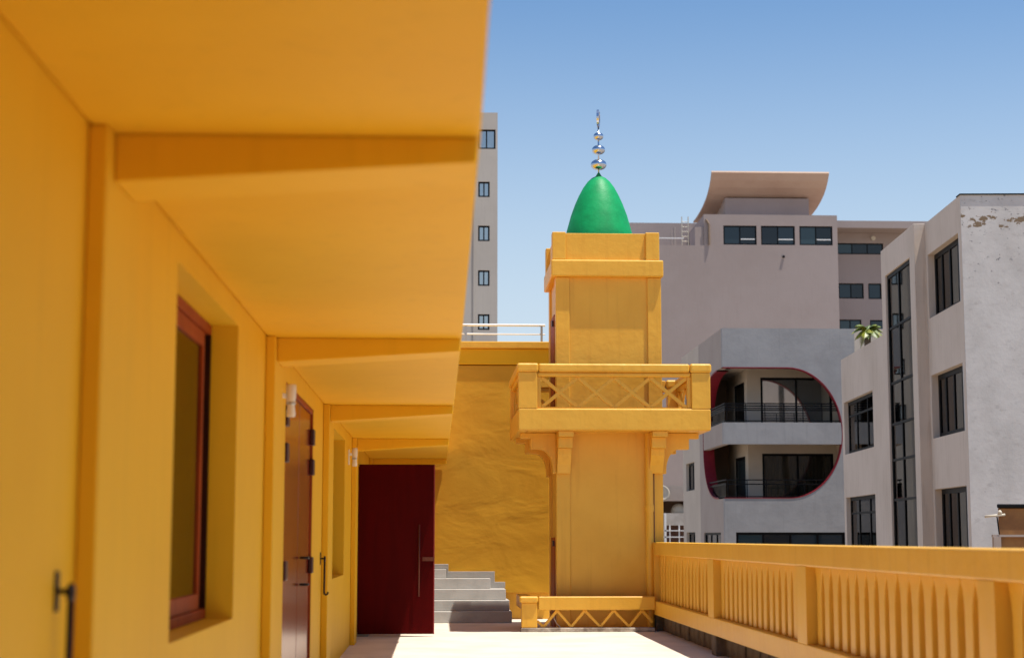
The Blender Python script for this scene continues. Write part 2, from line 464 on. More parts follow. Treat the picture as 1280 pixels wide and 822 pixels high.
# unseen wall and porch added behind the viewer to shade the near bay
ew = thing('added_shade_wall', 'yellow wall with a doorway and porch, added out of view to shade the near bay', 'wall', (1, -2.6, 0))
MB().panel((0,-2.6,0), (1,0,0), (0,1,0), WX+0.002, 3.42, 0.0, 4.6, [(0.6, 1.7, 0.0, 2.3)], 0.3).build('wall', M['yellow'], ew)
MB().box(0.20, 3.42, -2.598, 2.5, SOF, SOF+0.16).build('added_shade_canopy', M['yellow'], ew)
# rooms behind
rm = MB()
rm.box(-5.6, -5.5, -8, 30.44, 0.0, 3.3); rm.box(-5.5, WX-0.345, -8, 30.44, 3.3, 3.4); rm.box(-5.5, -1.475, -8, 30.44, -0.3, -0.002)
rm.box(-5.5, WX-0.345, -8.1, -8, 0, 3.3); rm.box(-5.5, WX-0.345, 30.44, 30.5, 0, 3.3)
rm.build('interior', M['room'], yb)
MB().box(-6.2, WX-0.345, -8, 30.44, 3.404, 4.2).build('roof', M['yellow_old'], yb)
# windows: sliding red-brown frames deep in their recess
for (a, b, c, d) in WIN:
    O = (WX, 0, 0)
    fr = MB()
    U = (0,1,0); N = (1,0,0)
    D0 = 0.155
    fr.obox(O,U,N, a+0.002, a+0.05, -D0-0.12, -D0, c+0.062, d-0.062); fr.obox(O,U,N, b-0.05, b-0.002, -D0-0.12, -D0, c+0.062, d-0.062)
    fr.obox(O,U,N, a+0.052, b-0.052, -D0-0.118, -D0-0.105, c+0.062, c+0.075); fr.obox(O,U,N, a+0.052, b-0.052, -D0-0.118, -D0-0.105, d-0.075, d-0.062)
    fr.obox(O,U,N, a+0.048, a+0.054, -D0-0.119, -D0-0.104, c+0.0615, d-0.0615); fr.obox(O,U,N, b-0.054, b-0.048, -D0-0.119, -D0-0.104, c+0.0615, d-0.0615)
    f = fr.build('window', M['slotframe'], yb)
    mid = (a+b)/2
    sash = MB()
    sash.obox(O,U,N, a+0.002, b-0.002, -D0-0.12, -D0, c+0.002, c+0.06); sash.obox(O,U,N, a+0.002, b-0.002, -D0-0.12, -D0, d-0.06, d-0.002)
    for (s0, s1, n0, n1) in ((a+0.052, b-0.20, -D0-0.05, -D0-0.012),):
        sash.obox(O,U,N, s0, s0+0.055, n0, n1, c+0.064, d-0.064); sash.obox(O,U,N, s1-0.055, s1, n0, n1, c+0.064, d-0.064)
        sash.obox(O,U,N, s0+0.055, s1-0.055, n0, n1, c+0.064, c+0.15); sash.obox(O,U,N, s0+0.055, s1-0.055, n0, n1, d-0.15, d-0.064)
        MB().obox(O,U,N, s0+0.055, s1-0.055, (n0+n1)/2-0.004, (n0+n1)/2+0.004, c+0.15, d-0.15).build('pane', M['glass'], f)
    sash.build('sash', M['brownframe'], f, bevel=0.004)
    MB().obox(O,U,N, a+0.06, b-0.06, -0.33, -0.30, c+0.07, d-0.07).build('blind', M['amberreflect'], f)  # coloured like the reflection in the pane
# double door
a, b, c, d = DBL
lv = []
for (s0, s1) in ((a+0.05, 14.56), (14.585, b-0.05)):
    l = MB().box(WX-0.075, WX-0.02, s0, s1, 0.015, d-0.05)
    lo = l.build('door', M['doorwood'], yb, bevel=0.006)
    lv.append(lo)
fr = MB().box(WX-0.12, WX-0.004, a+0.002, a+0.048, 0, d-0.002).box(WX-0.12, WX-0.004, b-0.048, b-0.002, 0, d-0.002).box(WX-0.12, WX-0.004, a+0.048, b-0.048, d-0.047, d-0.002)
fr.build('door_frame', M['brownframe'], yb, bevel=0.004)
for i, yy in ((0, a+0.10), (1, b-0.10)):
    for zz in (0.24, 1.20, 2.11, 2.39):
        MB().box(WX-0.019, WX+0.022, yy-0.09, yy+0.09, zz-0.075, zz+0.075).build('hinge', M['hinge'], lv[i], bevel=0.01)
for yy, zz in ((14.74, 1.05), (14.74, 1.28)):
    MB().tube([(WX-0.012, yy, zz), (WX+0.05, yy, zz), (WX+0.055, yy+0.12, zz)], 0.011, 8).build('handle', M['iron'], lv[1], smooth=True)
# open red door leaf, seen face on
dy = 25.2
rd = MB().box(-1.155, -0.022, dy, dy+0.055, 0.04, 2.545).build('door', M['reddoor'], yb, bevel=0.008, seg=3)
tag(rd, 'plain dark red door standing open across the walkway')
MB().box(-0.038, -0.0195, dy-0.002, dy+0.057, 0.038, 2.547).build('lit_edge_strip', M['redlitedge'], rd, bevel=0.004)  # sunlit edge painted as a lighter strip
hb = MB().tube([(-0.25, dy-0.055, 0.59), (-0.25, dy-0.055, 1.65)], 0.013, 10)
for zz in (0.72, 1.12, 1.52): hb.tube([(-0.25, dy-0.055, zz), (-0.25, dy+0.002, zz)], 0.009, 8)
hb.build('handle', M['bronze'], rd, smooth=True)
lk = MB().box(-0.20, -0.025, dy-0.012, dy+0.001, 1.11, 1.17)
lk.tube([(-0.16, dy-0.05, 1.14), (-0.16, dy, 1.14)], 0.022, 12).tube([(-0.075, dy-0.04, 1.14), (-0.075, dy, 1.14)], 0.026, 12)
lk.build('lock', M['bronze'], rd)
MB().box(WX-0.3, WX+0.004, dy+0.056, dy+0.12, 0.0, 2.56).box(WX-0.3, WX+0.004, OPN[1]-0.06, OPN[1]-0.001, 0.0, 2.56).build('door_frame', M['brownframe'], yb)
MB().box(WX+0.0, -1.0, dy+0.06, dy+0.5, 0.0, 0.05).build('door_sill', M['step'], yb, bevel=0.006)

# wall lamps
def lamp(y, z, label):
    t = thing('wall_lamp', label, 'lamp', (WX, y, z), group='glass wall lamps under the canopy')
    MB().box(WX, WX+0.018, y-0.045, y+0.045, z-0.10, z+0.10).build('back_plate', M['steel'], t, bevel=0.005)
    MB().box(WX+0.018, WX+0.05, y-0.018, y+0.018, z+0.02, z+0.055).build('bracket', M['steel'], t, bevel=0.004)
    prof = [(0.022, z-0.122), (0.032, z-0.118), (0.035, z-0.10), (0.027, z-0.04), (0.030, z-0.02), (0.037, z+0.03), (0.038, z+0.11), (0.033, z+0.122), (0.02, z+0.124)]
    MB().lathe(prof, WX+0.085, y, 20).build('glass_shade', M['lampglass'], t, smooth=True)
    MB().lathe([(0.032, z-0.03), (0.036, z-0.025), (0.036, z-0.015), (0.033, z-0.01)], WX+0.085, y, 20).build('metal_ring', M['galv'], t, smooth=True)
lamp(12.50, 2.465, 'frosted glass wall lamp beside the top of the double wooden door')
lamp(22.33, 2.515, 'frosted glass wall lamp nearest the open red door')
# hold-back hooks
def hook(y, z, label):
    t = thing('door_hook', label, 'hook', (WX, y, z), group='black iron door hooks on the left wall')
    MB().box(WX, WX+0.008, y-0.022, y+0.022, z-0.062, z+0.062).build('plate', M['iron'], t, bevel=0.003)
    st = MB().tube([(WX+0.006, y, z), (WX+0.035, y, z)], 0.009, 8)
    pts = [(WX+0.047, y + 0.02*math.cos(k*math.pi/8), z - 0.004 + 0.02*math.sin(k*math.pi/8)) for k in range(17)]
    st.tube(pts, 0.011, 8)
    st.tube([(WX+0.035, y, z), (WX+0.050, y, z-0.003)], 0.007, 8)
    st.build('eye', M['iron'], t, smooth=True)
    r = MB().tube([(WX+0.047, y, z-0.018), (WX+0.045, y, z-0.33), (WX+0.047, y+0.01, z-0.352), (WX+0.062, y+0.02, z-0.362), (WX+0.078, y+0.02, z-0.355), (WX+0.084, y+0.02, z-0.335)], 0.0105, 8)
    r.build('rod', M['iron'], t, smooth=True)
hook(5.27, 1.287, 'black iron door hook hanging beside the nearest pilaster')
hook(17.13, 1.245, 'black iron door hook hanging between the double door and the narrow niche')

# ------------------------------------------------------------------ minaret
SX0, SX1, SY0, SY1 = 1.91, 3.625, 26.7, 28.4
mi = thing('minaret', 'square yellow minaret with latticed balcony, green dome and silver finial', 'minaret', (2.767, 27.55, 0))
Yw = M['yellow_old']
sh = MB()
I = 0.035
sh.box(SX0+I, SX1-I, SY0+I, SY1-I, 0.0, 5.95)
shaft = sh.build('shaft', Yw, mi)
PW = 0.225
for (x0, x1) in ((SX0, SX0+PW), (SX1-PW, SX1)):
    for (y0, y1) in ((SY0, SY0+PW), (SY1-PW, SY1)):
        MB().box(x0, x1, y0, y1, 0.0, 5.638).build('corner_pilaster', Yw, mi, bevel=0.012)
co = MB().box(SX0-0.075, SX1+0.035, SY0-0.07, SY1+0.07, 5.64, 5.915)
co.build('cornice', Yw, mi, bevel=0.025, seg=3)
for (x0, x1) in ((SX0-0.055, SX0+0.165), (SX1-0.25, SX1-0.025)):
    for (y0, y1) in ((SY0-0.04, SY0+0.18), (SY1-0.18, SY1+0.04)):
        MB().box(x0, x1, y0, y1, 5.917, 6.375).build('parapet_post', Yw, mi, bevel=0.014)
for (x0, x1, y0, y1) in ((SX0+0.165, SX1-0.25, SY0+0.01, SY0+0.12), (SX0+0.165, SX1-0.25, SY1-0.12, SY1-0.01),
                         (SX0+0.01, SX0+0.11, SY0+0.18, SY1-0.18), (SX1-0.15, SX1-0.075, SY0+0.18, SY1-0.18)):
    MB().box(x0, x1, y0, y1, 5.917, 6.362).build('parapet_panel', Yw, mi, bevel=0.008)
MB().box(SX0+0.10, SX1-0.16, SY0+0.11, SY1-0.11, 5.917, 5.99).build('roof', Yw, mi)
DX, DY = 2.705, 27.55
prof = [(0.59, 5.992), (0.59, 6.2), (0.58, 6.36), (0.562, 6.48), (0.53, 6.60), (0.472, 6.81), (0.403, 7.0), (0.337, 7.15), (0.262, 7.29), (0.19, 7.39), (0.118, 7.455), (0.05, 7.49), (0.012, 7.50)]
MB().lathe(prof, DX, DY, 48).build('dome', M['green'], mi, smooth=True)
fin = MB().tube([(DX, DY, 7.48), (DX, DY, 8.34)], 0.014, 10).build('finial', M['chrome'], mi, smooth=True)
MB().lathe([(0.055, 7.487), (0.04, 7.51), (0.02, 7.545)], DX, DY, 20).build('collar', M['green'], fin, smooth=True)
for zc, rx, rz in ((7.69, 0.134, 0.09), (7.945, 0.112, 0.079), (8.178, 0.085, 0.067)):
    pr = []
    for k in range(13):
        t = -math.pi/2 + math.pi*k/12
        pr.append((max(0.004, rx*abs(math.cos(t))**0.9), zc + rz*math.sin(t)))
    MB().lathe(pr, DX, DY, 28).build('finial_bulb', M['chrome'], fin, smooth=True)
# crescent turned nearly edge-on
cr = MB(); ang = math.radians(80); ca, sa = math.cos(ang), math.sin(ang)
outer = []; inner = []
for k in range(25):
    t = math.radians(118) + math.radians(304)*k/24
    th_ = 0.036*math.sin(math.pi*k/24)**0.8 + 0.001
    R0 = 0.15
    outer.append((R0*math.cos(t), R0*math.sin(t))); inner.append(((R0-th_)*math.cos(t), (R0-th_)*math.sin(t)))
zc = 8.49
P3 = lambda p, o: (DX + p[0]*ca - o*sa, DY + p[0]*sa + o*ca, zc + p[1])
vs = []; fs = []
for k in range(25):
    vs += [P3(outer[k], -0.02), P3(outer[k], 0.02), P3(inner[k], 0.02), P3(inner[k], -0.02)]
for k in range(24):
    for j in range(4): fs.append((4*k+j, 4*k+(j+1) % 4, 4*k+4+(j+1) % 4, 4*k+4+j))
cr.add(vs, fs).build('crescent', M['chrome'], fin)

# balcony
BX0, BX1, BY0, BY1 = 1.275, 4.305, 26.08, 29.05
bal = MB()
ap = 0.16
bal.box(BX0, BX1, BY0, BY0+ap, 3.12, 3.46).box(BX0, BX1, BY1-ap, BY1, 3.12, 3.46)
bal.box(BX0, BX0+ap, BY0+ap, BY1-ap, 3.12, 3.46).box(BX1-ap, BX1, BY0+ap, BY1-ap, 3.12, 3.46)
balc = bal.build('balcony', Yw, mi, bevel=0.02, seg=3)
MB().box(BX0+ap+0.001, BX1-ap-0.001, BY0+ap+0.001, BY1-ap-0.001, 3.205, 3.25).build('balcony_floor', M['block'], balc)
MB().box(BX0+ap+0.001, BX1-ap-0.001, BY0+ap+0.001, BY1-ap-0.001, 3.123, 3.204).build('balcony_soffit', Yw, balc)
BP = 0.30
posts = [(BX0, BX0+BP, BY0, BY0+0.22), (BX1-BP, BX1, BY0, BY0+0.22), (BX0, BX0+BP, BY1-0.22, BY1), (BX1-BP, BX1, BY1-0.22, BY1)]
for (x0, x1, y0, y1) in posts:
    MB().box(x0+0.002, x1, y0+0.002, y1, 3.461, 4.032).build('balcony_post', Yw, balc, bevel=0.012)
    MB().box(x0-0.02, x1+0.019 if x0 < 2 else x1+0.02, y0-0.02, y1+0.02, 4.033, 4.174).build('post_cap', Yw, balc, bevel=0.035, seg=4)
r1 = MB().box(BX0+BP+0.02, BX1-BP-0.028, BY0-0.012, BY0+0.17, 4.036, 4.168).box(BX0+BP, BX1-BP, BY0+0.025, BY0+0.14, 3.965, 4.035)
r1.build('balcony_rail', Yw, balc, bevel=0.03, seg=4)
MB().box(BX0+BP+0.02, BX1-BP-0.028, BY1-0.17, BY1+0.012, 4.036, 4.168).box(BX0+BP, BX1-BP, BY1-0.14, BY1-0.025, 3.965, 4.035).build('balcony_rail', Yw, balc, bevel=0.012)
for x0, x1, a, b in ((BX0-0.012, BX0+0.17, BX0+0.025, BX0+0.14), (BX1-0.17, BX1+0.012, BX1-0.14, BX1-0.025)):
    MB().box(x0, x1, BY0+0.25, BY1-0.25, 4.036, 4.168).box(a, b, BY0+0.22, BY1-0.22, 3.965, 4.035).build('balcony_rail', Yw, balc, bevel=0.012)
def lattice(parent, a0, a1, z0, z1, n, place, side, wd=0.056, dp=0.06):
    st = (a1-a0)/n
    for k in range(n):
        for up in (0, 1):
            p = place(a0 + st*k, z0 if up else z1, up); q = place(a0 + st*(k+1), z1 if up else z0, up)
            MB().bar(p, q, wd, dp, side).build('lattice_bar', Yw, parent, bevel=0.005)
off = lambda up: 0.005 if up else 0.0
lattice(balc, BX0+BP+0.07, BX1-BP-0.07, 3.485, 3.955, 4, lambda a, z, up: (a, BY0+0.10+off(up), z), (0,1,0))
lattice(balc, BX0+BP+0.07, BX1-BP-0.07, 3.485, 3.955, 4, lambda a, z, up: (a, BY1-0.10+off(up), z), (0,1,0))
lattice(balc, BY0+0.30, BY1-0.30, 3.485, 3.955, 4, lambda a, z, up: (BX0+0.09+off(up), a, z), (1,0,0), 0.05, 0.03)
lattice(balc, BY0+0.30, BY1-0.30, 3.485, 3.955, 4, lambda a, z, up: (BX1-0.09+off(up), a, z), (1,0,0), 0.05, 0.03)
# inner frames that hold the lattice
MB().box(BX0+BP, BX0+BP+0.06, BY0+0.06, BY0+0.14, 3.461, 3.964).box(BX1-BP-0.06, BX1-BP, BY0+0.06, BY0+0.14, 3.461, 3.964).box(BX0+BP+0.06, BX1-BP-0.06, BY0+0.06, BY0+0.14, 3.461, 3.49).build('lattice_frame', Yw, balc, bevel=0.005)
for sx in (BX0+0.05, BX1-0.13):
    MB().box(sx, sx+0.08, BY0+0.22, BY0+0.30, 3.461, 3.964).box(sx, sx+0.08, BY1-0.30, BY1-0.22, 3.461, 3.964).box(sx, sx+0.08, BY0+0.30, BY1-0.30, 3.461, 3.49).build('lattice_frame', Yw, balc, bevel=0.005)
# consoles below the balcony
cp = [(0.0, 3.118), (0.565, 3.118), (0.565, 3.03), (0.41, 3.03), (0.41, 2.86), (0.255, 2.86)]
for k in range(1, 9):
    t = math.pi/2*k/8
    cp.append((0.255 - 0.205*math.sin(t), 2.86 - 0.34*(1-math.cos(t))))
cp += [(0.05, 2.47), (0.0, 2.47)]
for x0 in (SX0+0.005, SX1-PW-0.005):          # towards the viewer: a chunkier, stepped console
    MB().box(x0-0.005, x0+PW+0.01, BY0+0.06, SY0-0.002, 3.03, 3.118).box(x0-0.0, x0+PW+0.002, BY0+0.20, SY0-0.002, 2.86, 3.029).prism(
        [(SY0-0.002, 2.859), (BY0+0.34, 2.859), (BY0+0.36, 2.75), (SY0-0.13, 2.60), (SY0-0.07, 2.47), (SY0-0.002, 2.47)], 'x', x0+0.004, x0+PW-0.004).build('bracket', Yw, mi, bevel=0.008)
    MB().box(x0-0.005, x0+PW+0.01, SY1+0.002, BY1-0.06, 3.03, 3.118).box(x0, x0+PW, SY1+0.002, BY1-0.2, 2.86, 3.029).box(x0+0.004, x0+PW-0.004, SY1+0.002, BY1-0.34, 2.47, 2.859).build('bracket', Yw, mi, bevel=0.008)
for y0 in (SY0+0.004, SY1-PW-0.004):
    MB().prism([(SX0-0.002-p[0], p[1]) for p in cp], 'y', y0, y0+PW).build('bracket', Yw, mi, bevel=0.006)
    MB().prism([(SX1+0.002+p[0]*1.03, p[1]) for p in cp], 'y', y0, y0+PW).build('bracket', Yw, mi, bevel=0.006)
# doors on the shaded side, drain pipe on the front
for z0, z1 in ((0.02, 1.46), (3.27, 5.06)):
    dr = MB().box(SX0-0.012, SX0+I-0.002, SY0+PW+0.02, SY0+PW+0.85, z0, z1).build('door', M['brownframe'], mi, bevel=0.004)
    MB().box(SX0-0.045, SX0-0.013, SY0+PW+0.03, SY0+PW+0.12, z0+(1.3 if z0 < 1 else 1.60), z0+(1.39 if z0 < 1 else 1.69)).build('hinge', M['hinge'], dr)
pp = MB().tube([(3.395, SY0-0.035, 0.0), (3.395, SY0-0.035, 3.118)], 0.062, 16).tube([(3.395, SY0-0.035, 1.87), (3.395, SY0-0.035, 1.97)], 0.074, 16)
pp.build('drain_pipe', Yw, mi, bevel=0)
MB().box(3.468, 3.482, SY0-0.012, SY0-0.002, 0.0, 3.02).build('pipe_shade_strip', M['brick'], mi)  # dark strip painted in for the shaded gap beside the pipe

# ------------------------------------------------------------------ low lattice wall before the minaret
lw = thing('lattice_wall', 'low yellow lattice wall closing off the foot of the minaret', 'wall', (2.3, 26.5, 0))
MB().box(1.33, 3.43, 26.36, 26.60, 0.0, 0.062).build('kerb', M['kerb'], lw, bevel=0.01)
MB().box(1.340, 1.585, 26.38, 26.60, 0.063, 0.45).build('post', Yw, lw, bevel=0.014)
MB().box(1.305, 1.60, 26.345, 26.635, 0.4515, 0.548).build('post_cap', Yw, lw, bevel=0.03, seg=3)
MB().box(1.602, 3.438, 26.37, 26.60, 0.335, 0.545).build('rail', Yw, lw, bevel=0.02, seg=3)
zig = [(1.587, 0.165), (1.685, 0.075), (1.90, 0.325), (2.12, 0.075), (2.335, 0.325), (2.575, 0.075), (2.79, 0.325), (3.03, 0.075), (3.235, 0.325), (3.40, 0.14)]
for (p, q) in zip(zig, zig[1:]):
    MB().bar((p[0], 26.47 + 0.003*(p[1] > q[1]), p[1]), (q[0], 26.47 + 0.003*(p[1] > q[1]), q[1]), 0.042, 0.06, (0,1,0)).build('lattice_bar', Yw, lw, bevel=0.005)
MB().box(1.345, 1.53, 26.61, 28.2, 0.335, 0.53).build('side_rail', Yw, lw, bevel=0.012)
MB().tube([(1.96, 26.56, 0.063), (1.90, 26.59, 0.12), (1.86, 26.60, 0.2), (1.865, 26.61, 0.25)], 0.008, 6).build('cable', M['steel'], lw, smooth=True)

# ------------------------------------------------------------------ balustrade on the right
bs = thing('balustrade', 'long yellow balustrade of fluted uprights along the right edge on dark blocks', 'balustrade', (3.44, 12, 0))
RX = 3.44; RX1 = 3.74; YE = 26.92; YS = 0.0
MB().box(RX, RX1, YS, YE, 1.185, 1.385).build('top_rail', Yw, bs, bevel=0.018, seg=3)
MB().box(RX, RX1, YS, YE, 0.255, 0.470).build('bottom_rail', Yw, bs, bevel=0.010)
pst = [(26.50, YE), (20.85, 21.27), (15.60, 16.01), (10.29, 10.61), (5.0, 5.36), (0.0, 0.35)]
for a, b in pst:
    MB().box(RX+0.0015, RX1-0.002, a+0.0, b-0.0, 0.4685, 1.1865).build('post', Yw, bs)
    MB().box(RX+0.03, RX1-0.02, a+0.04, b-0.04, 0.0, 0.2565).build('pier', M['block'], bs, bevel=0.01)
H = 0.312
hw = 0.084
fp = [(-hw, 0.0), (hw, 0.0)]
top = [(hw, 0.49), (hw+0.012, 0.575), (hw+0.034, 0.635), (hw+0.060, 0.675), (H/2-0.0015, 0.70), (H/2-0.0015, 0.716)]
flute = fp + top + [(-x, z) for x, z in reversed(top)]
proto = None; bproto = None
for i in range(len(pst)-1):
    y1 = pst[i][0]; y0 = pst[i+1][1]
    n = round((y1-y0)/H); st = (y1-y0)/n
    for k in range(n):
        y = y0 + st*(k+0.5)
        if proto is None:
            mb = MB().prism([(y + p[0]*st/H, 0.4695 + p[1]) for p in flute], 'x', RX+0.085, RX+0.245)
            proto = mb.build('baluster', Yw, bs, bevel=0.009); yp = y
        else:
            twin(proto, bs, (random.uniform(-0.006, 0.006), y-yp, 0))
    # loose-jointed blocks under the bottom rail
    a, b = y0-0.03, y1+0.03
    n = max(1, round((b-a)/0.46)); st = (b-a)/n
    for k in range(n):
        y = a + st*k
        if bproto is None:
            bproto = MB().box(RX+0.15, RX+0.28, y+0.008, y+st-0.008, 0.0, 0.254).build('concrete_block', M['block'], bs, bevel=0.012); ypb = y
        else:
            twin(bproto, bs, (random.uniform(-0.012, 0.010), y-ypb, 0))
MB().box(RX+0.265, RX1-0.03, YS, YE, 0.0, 0.2545).build('mortar_backing', M['block'], bs)
MB().box(RX+0.246, RX+0.28, YS, YE, 0.4715, 1.1845).build('backing_panel', Yw, bs)

# ------------------------------------------------------------------ steps, rear wall, roof railing
stt = thing('staircase', 'grey cement steps climbing to the left along the rear wall', 'stairs', (0.5, 29.8, 0))
for x1, y0, z0, z1 in ((1.317, 29.2, 0.0, 0.193), (1.287, 29.5, 0.193, 0.371), (1.235, 29.8, 0.371, 0.556), (0.975, 30.1, 0.556, 0.738), (0.19, 30.3, 0.738, 0.897)):
    MB().prism([(y0, z0), (y0+0.028, z1), (30.44, z1), (30.44, z0)], 'x', -1.165, x1).build('step', M['step'], stt, bevel=0.010, seg=3)
sk = [(-1.16, 0.90), (-1.16, 0.985), (0.225, 0.985), (0.225, 0.853), (1.06, 0.853), (1.06, 0.667), (1.25, 0.667), (1.25, 0.56), (0.98, 0.557), (0.98, 0.742), (0.195, 0.742), (0.195, 0.9)]
MB().prism(sk, 'y', 30.441, 30.47).build('skirting', M['step'], stt, bevel=0.006)

rw = thing('rear_wall', 'tall rear wall of rough trowelled yellow plaster behind the minaret', 'wall', (0.5, 30.6, 0))
MB().box(-1.6, 3.2, 30.60, 30.85, 0.0, 4.89).build('wall', M['yellow_old'], rw)
MB().box(-1.16, 2.056, 30.475, 30.599, 0.475, 4.585).build('plaster_panel', M['yellow_trowel'], rw, bevel=0.012)
MB().box(-1.6, 3.2, 30.45, 30.599, 4.60, 4.888).build('band', M['yellow'], rw, bevel=0.01)
MB().box(-1.6, 3.2, 30.40, 30.90, 4.892, 5.02).build('coping', M['yellow_old'], rw, bevel=0.015)
MB().box(-6, 3.2, 30.91, 36, 4.5, 4.95).build('roof', M['step'], rw)
rr = thing('roof_railing', 'white tubular railing on the roof left of the minaret', 'railing', (0.8, 30.72, 5.02))
for x in (-0.9, 0.53, 1.935):
    MB().box(x-0.02, x+0.02, 30.70, 30.74, 5.02, 5.335).build('post', M['galv'], rr)
MB().tube([(-1.3, 30.72, 5.36), (2.0, 30.72, 5.36)], 0.024, 10).build('top_rail', M['steel'], rr, smooth=True)
MB().tube([(-1.3, 30.72, 5.193), (2.0, 30.72, 5.193)], 0.014, 10).build('mid_rail', M['steel'], rr, smooth=True)

# ------------------------------------------------------------------ high-rise behind the canopy edge
UX = (1,0,0); NF = (0,-1,0)
ta = thing('tower_block', 'slim beige high-rise with one column of small windows behind the canopy', 'building', (-1, 118, -8))
OA = (0, 113, 0)
AW = [(2.72, 3.96, 28.08, 29.46)] + [(2.77, 3.56, z, z+1.08) for z in (24.70, 21.63, 18.53, 15.50, 12.4, 9.3)]
MB().panel(OA, UX, NF, -8, 4.1, -8, 30.65, AW, 0.4).build('front_wall', M['beige'], ta)
MB().box(-8, -7.6, 113.4, 124, -8, 30.65).box(3.7, 4.1, 113.4, 124, -8, 30.65).box(-7.6, 3.7, 123.6, 124, -8, 30.65).box(-7.6, 3.7, 113.4, 123.6, 30.2, 30.6).build('side_walls', M['beige'], ta)
MB().box(2.45, 2.55, 112.93, 112.998, -8, 30.3).build('drain_pipe', M['beige'], ta)
for i, h in enumerate(AW):
    window(ta, OA, UX, NF, *h, 0.10, 0.11, M['black'], M['mirror'], (0.5,))

# ------------------------------------------------------------------ large mauve building
mb_ = thing('office_building', 'big mauve building with an upswept roof and three wide top windows', 'building', (24, 140, -8))
OB = (0, 135, 0)
BW = [(23.55, 26.31, 25.43, 27.03), (26.68, 29.50, 25.43, 27.03), (29.88, 32.64, 25.43, 27.03)]
MB().panel(OB, UX, NF, 12.5, 33.05, -8, 27.95, BW + [(12.4, 21.94, 25.35, 28.0)], 0.4).build('front_wall', M['mauve'], mb_)
MB().box(12.5, 12.9, 135.4, 155, -8, 25.3).box(32.65, 33.05, 135.4, 155, -8, 27.9).box(12.9, 32.65, 135.4, 155, 24.6, 25.0).box(21.95, 32.65, 135.4, 155, 27.5, 27.85).box(21.94, 22.3, 135.4, 155, 25.0, 27.9).build('side_walls', M['mauve'], mb_)
MB().box(12.5, 24.2, 143, 143.4, 25.0, 28.72).build('roof_parapet', M['mauve'], mb_)
for h in BW:
    f = window(mb_, OB, UX, NF, *h, 0.10, 0.11, M['black'], M['darkglass'], (0.5,))
    MB().box(h[0]+1.45, h[1]-0.15, 135.05, 135.09, 25.86, 25.95).build('blind_rail', M['steel'], f)
prof = [(148.4, 29.78), (146.4, 29.81), (144.4, 29.93), (142.7, 30.12), (141.2, 30.40), (140.1, 30.72), (139.2, 31.12), (138.5, 31.60), (138.0, 32.16)]
poly = prof + [(y+0.1, z+0.14) for y, z in reversed(prof)]
MB().prism(poly, 'x', 23.15, 33.2).build('upswept_roof', M['peach'], mb_)
MB().box(24.67, 31.95, 140.4, 147, 27.86, 30.45).build('penthouse', M['mauve'], mb_)
MB().tube([(28.2, 139.9, 27.9), (28.2, 139.9, 28.5)], 0.12, 8).build('vent', M['black'], mb_)
MB().tube([(28.5, 134.97, 24.44), (28.5, 134.88, 24.44)], 0.12, 8).build('wall_outlet', M['iron'], mb_)
MB().tube([(22.1, 134.95, 27.5), (22.35, 134.9, 27.1), (22.35, 134.9, 25.4)], 0.09, 6).build('drain_pipe', M['soffitbrown'], mb_)
MB().box(21.2, 21.94, 135.1, 138, 25.35, 26.9).build('roof_hut', M['mauve'], mb_)
ld = MB()
for x in (20.85, 21.40): ld.tube([(x, 140, 25.0), (x, 140, 28.7)], 0.045, 6)
for k in range(8): ld.tube([(20.85, 140, 25.3+k*0.42), (21.40, 140, 25.3+k*0.42)], 0.03, 6)
ld.build('ladder', M['bone'], mb_)
MB().tube([(20.2, 140, 25.0), (20.2, 140, 27.75)], 0.09, 8).tube([(19.95, 140, 25.0), (19.95, 140, 27.5)], 0.06, 8).build('vent_pipe', M['taupe'], mb_)
MB().box(21.5, 22.2, 139.9, 140.3, 25.0, 26.5).build('roof_hatch', M['black'], mb_)
MB().box(15.5, 20.3, 135.3, 135.36, 25.95, 26.03).build('roof_handrail', M['steel'], mb_)
# right wing
OW = (0, 140, 0)
RW = [(34.2, 38.22, 25.56, 26.53), (34.26, 36.43, 21.73, 23.05), (36.83, 37.97, 21.70, 23.05), (34.25, 36.16, 18.3, 19.93), (34.25, 36.4, 14.5, 16.2), (36.9, 39.6, 18.3, 19.9), (38.4, 40.0, 21.7, 23.05)]
MB().panel(OW, UX, NF, 33.06, 44.0, -8, 27.4, RW, 0.4).build('wing_wall', M['mauve'], mb_)
MB().box(33.06, 44.6, 137.6, 152, 27.41, 28.02).build('wing_roof', M['mauve'], mb_)
MB().box(33.06, 33.4, 140.4, 152, -8, 27.4).box(43.6, 44.0, 140.4, 152, -8, 27.4).build('side_walls', M['mauve'], mb_)
MB().lathe([(0.01, 0), (0.01, 0.1)], 0, 0, 3) if False else None
MB().tube([(37.35, 139.995, 26.95), (37.35, 139.85, 26.95)], 0.2, 12).build('wall_light', M['bone'], mb_)
for i, h in enumerate(RW):
    window(mb_, OW, UX, NF, *h, 0.10, 0.10, M['black'], M['darkglass'], (0.33, 0.66) if i == 0 else (0.5,) if i != 2 else ())

# ------------------------------------------------------------------ grey building with rounded balconies
gb = thing('rounded_balcony_building', 'grey building with two stacked balconies cut as one red-edged rounded opening', 'building', (13, 66, -8))
CX, CY, CR = 10.70, 62.0, 15.72
ex, ez, rx, rz = 13.15, 5.36, 2.05, 2.45
arc = []
for k in range(33):
    t = math.pi/2 - math.pi*k/32
    arc.append((ex + rx*math.cos(t), ez + rz*math.sin(t)))
sy = 63.2; ry = 3.55; pw = 2.5
sarc = []
for k in range(33):
    t = math.pi/2 - math.pi*k/32
    c_, s_ = math.cos(t), math.sin(t)
    sarc.append((sy + ry*abs(c_)**(2/pw), ez + rz*math.copysign(abs(s_)**(2/pw), s_)))
ZT = 9.28; ZR = 1.66
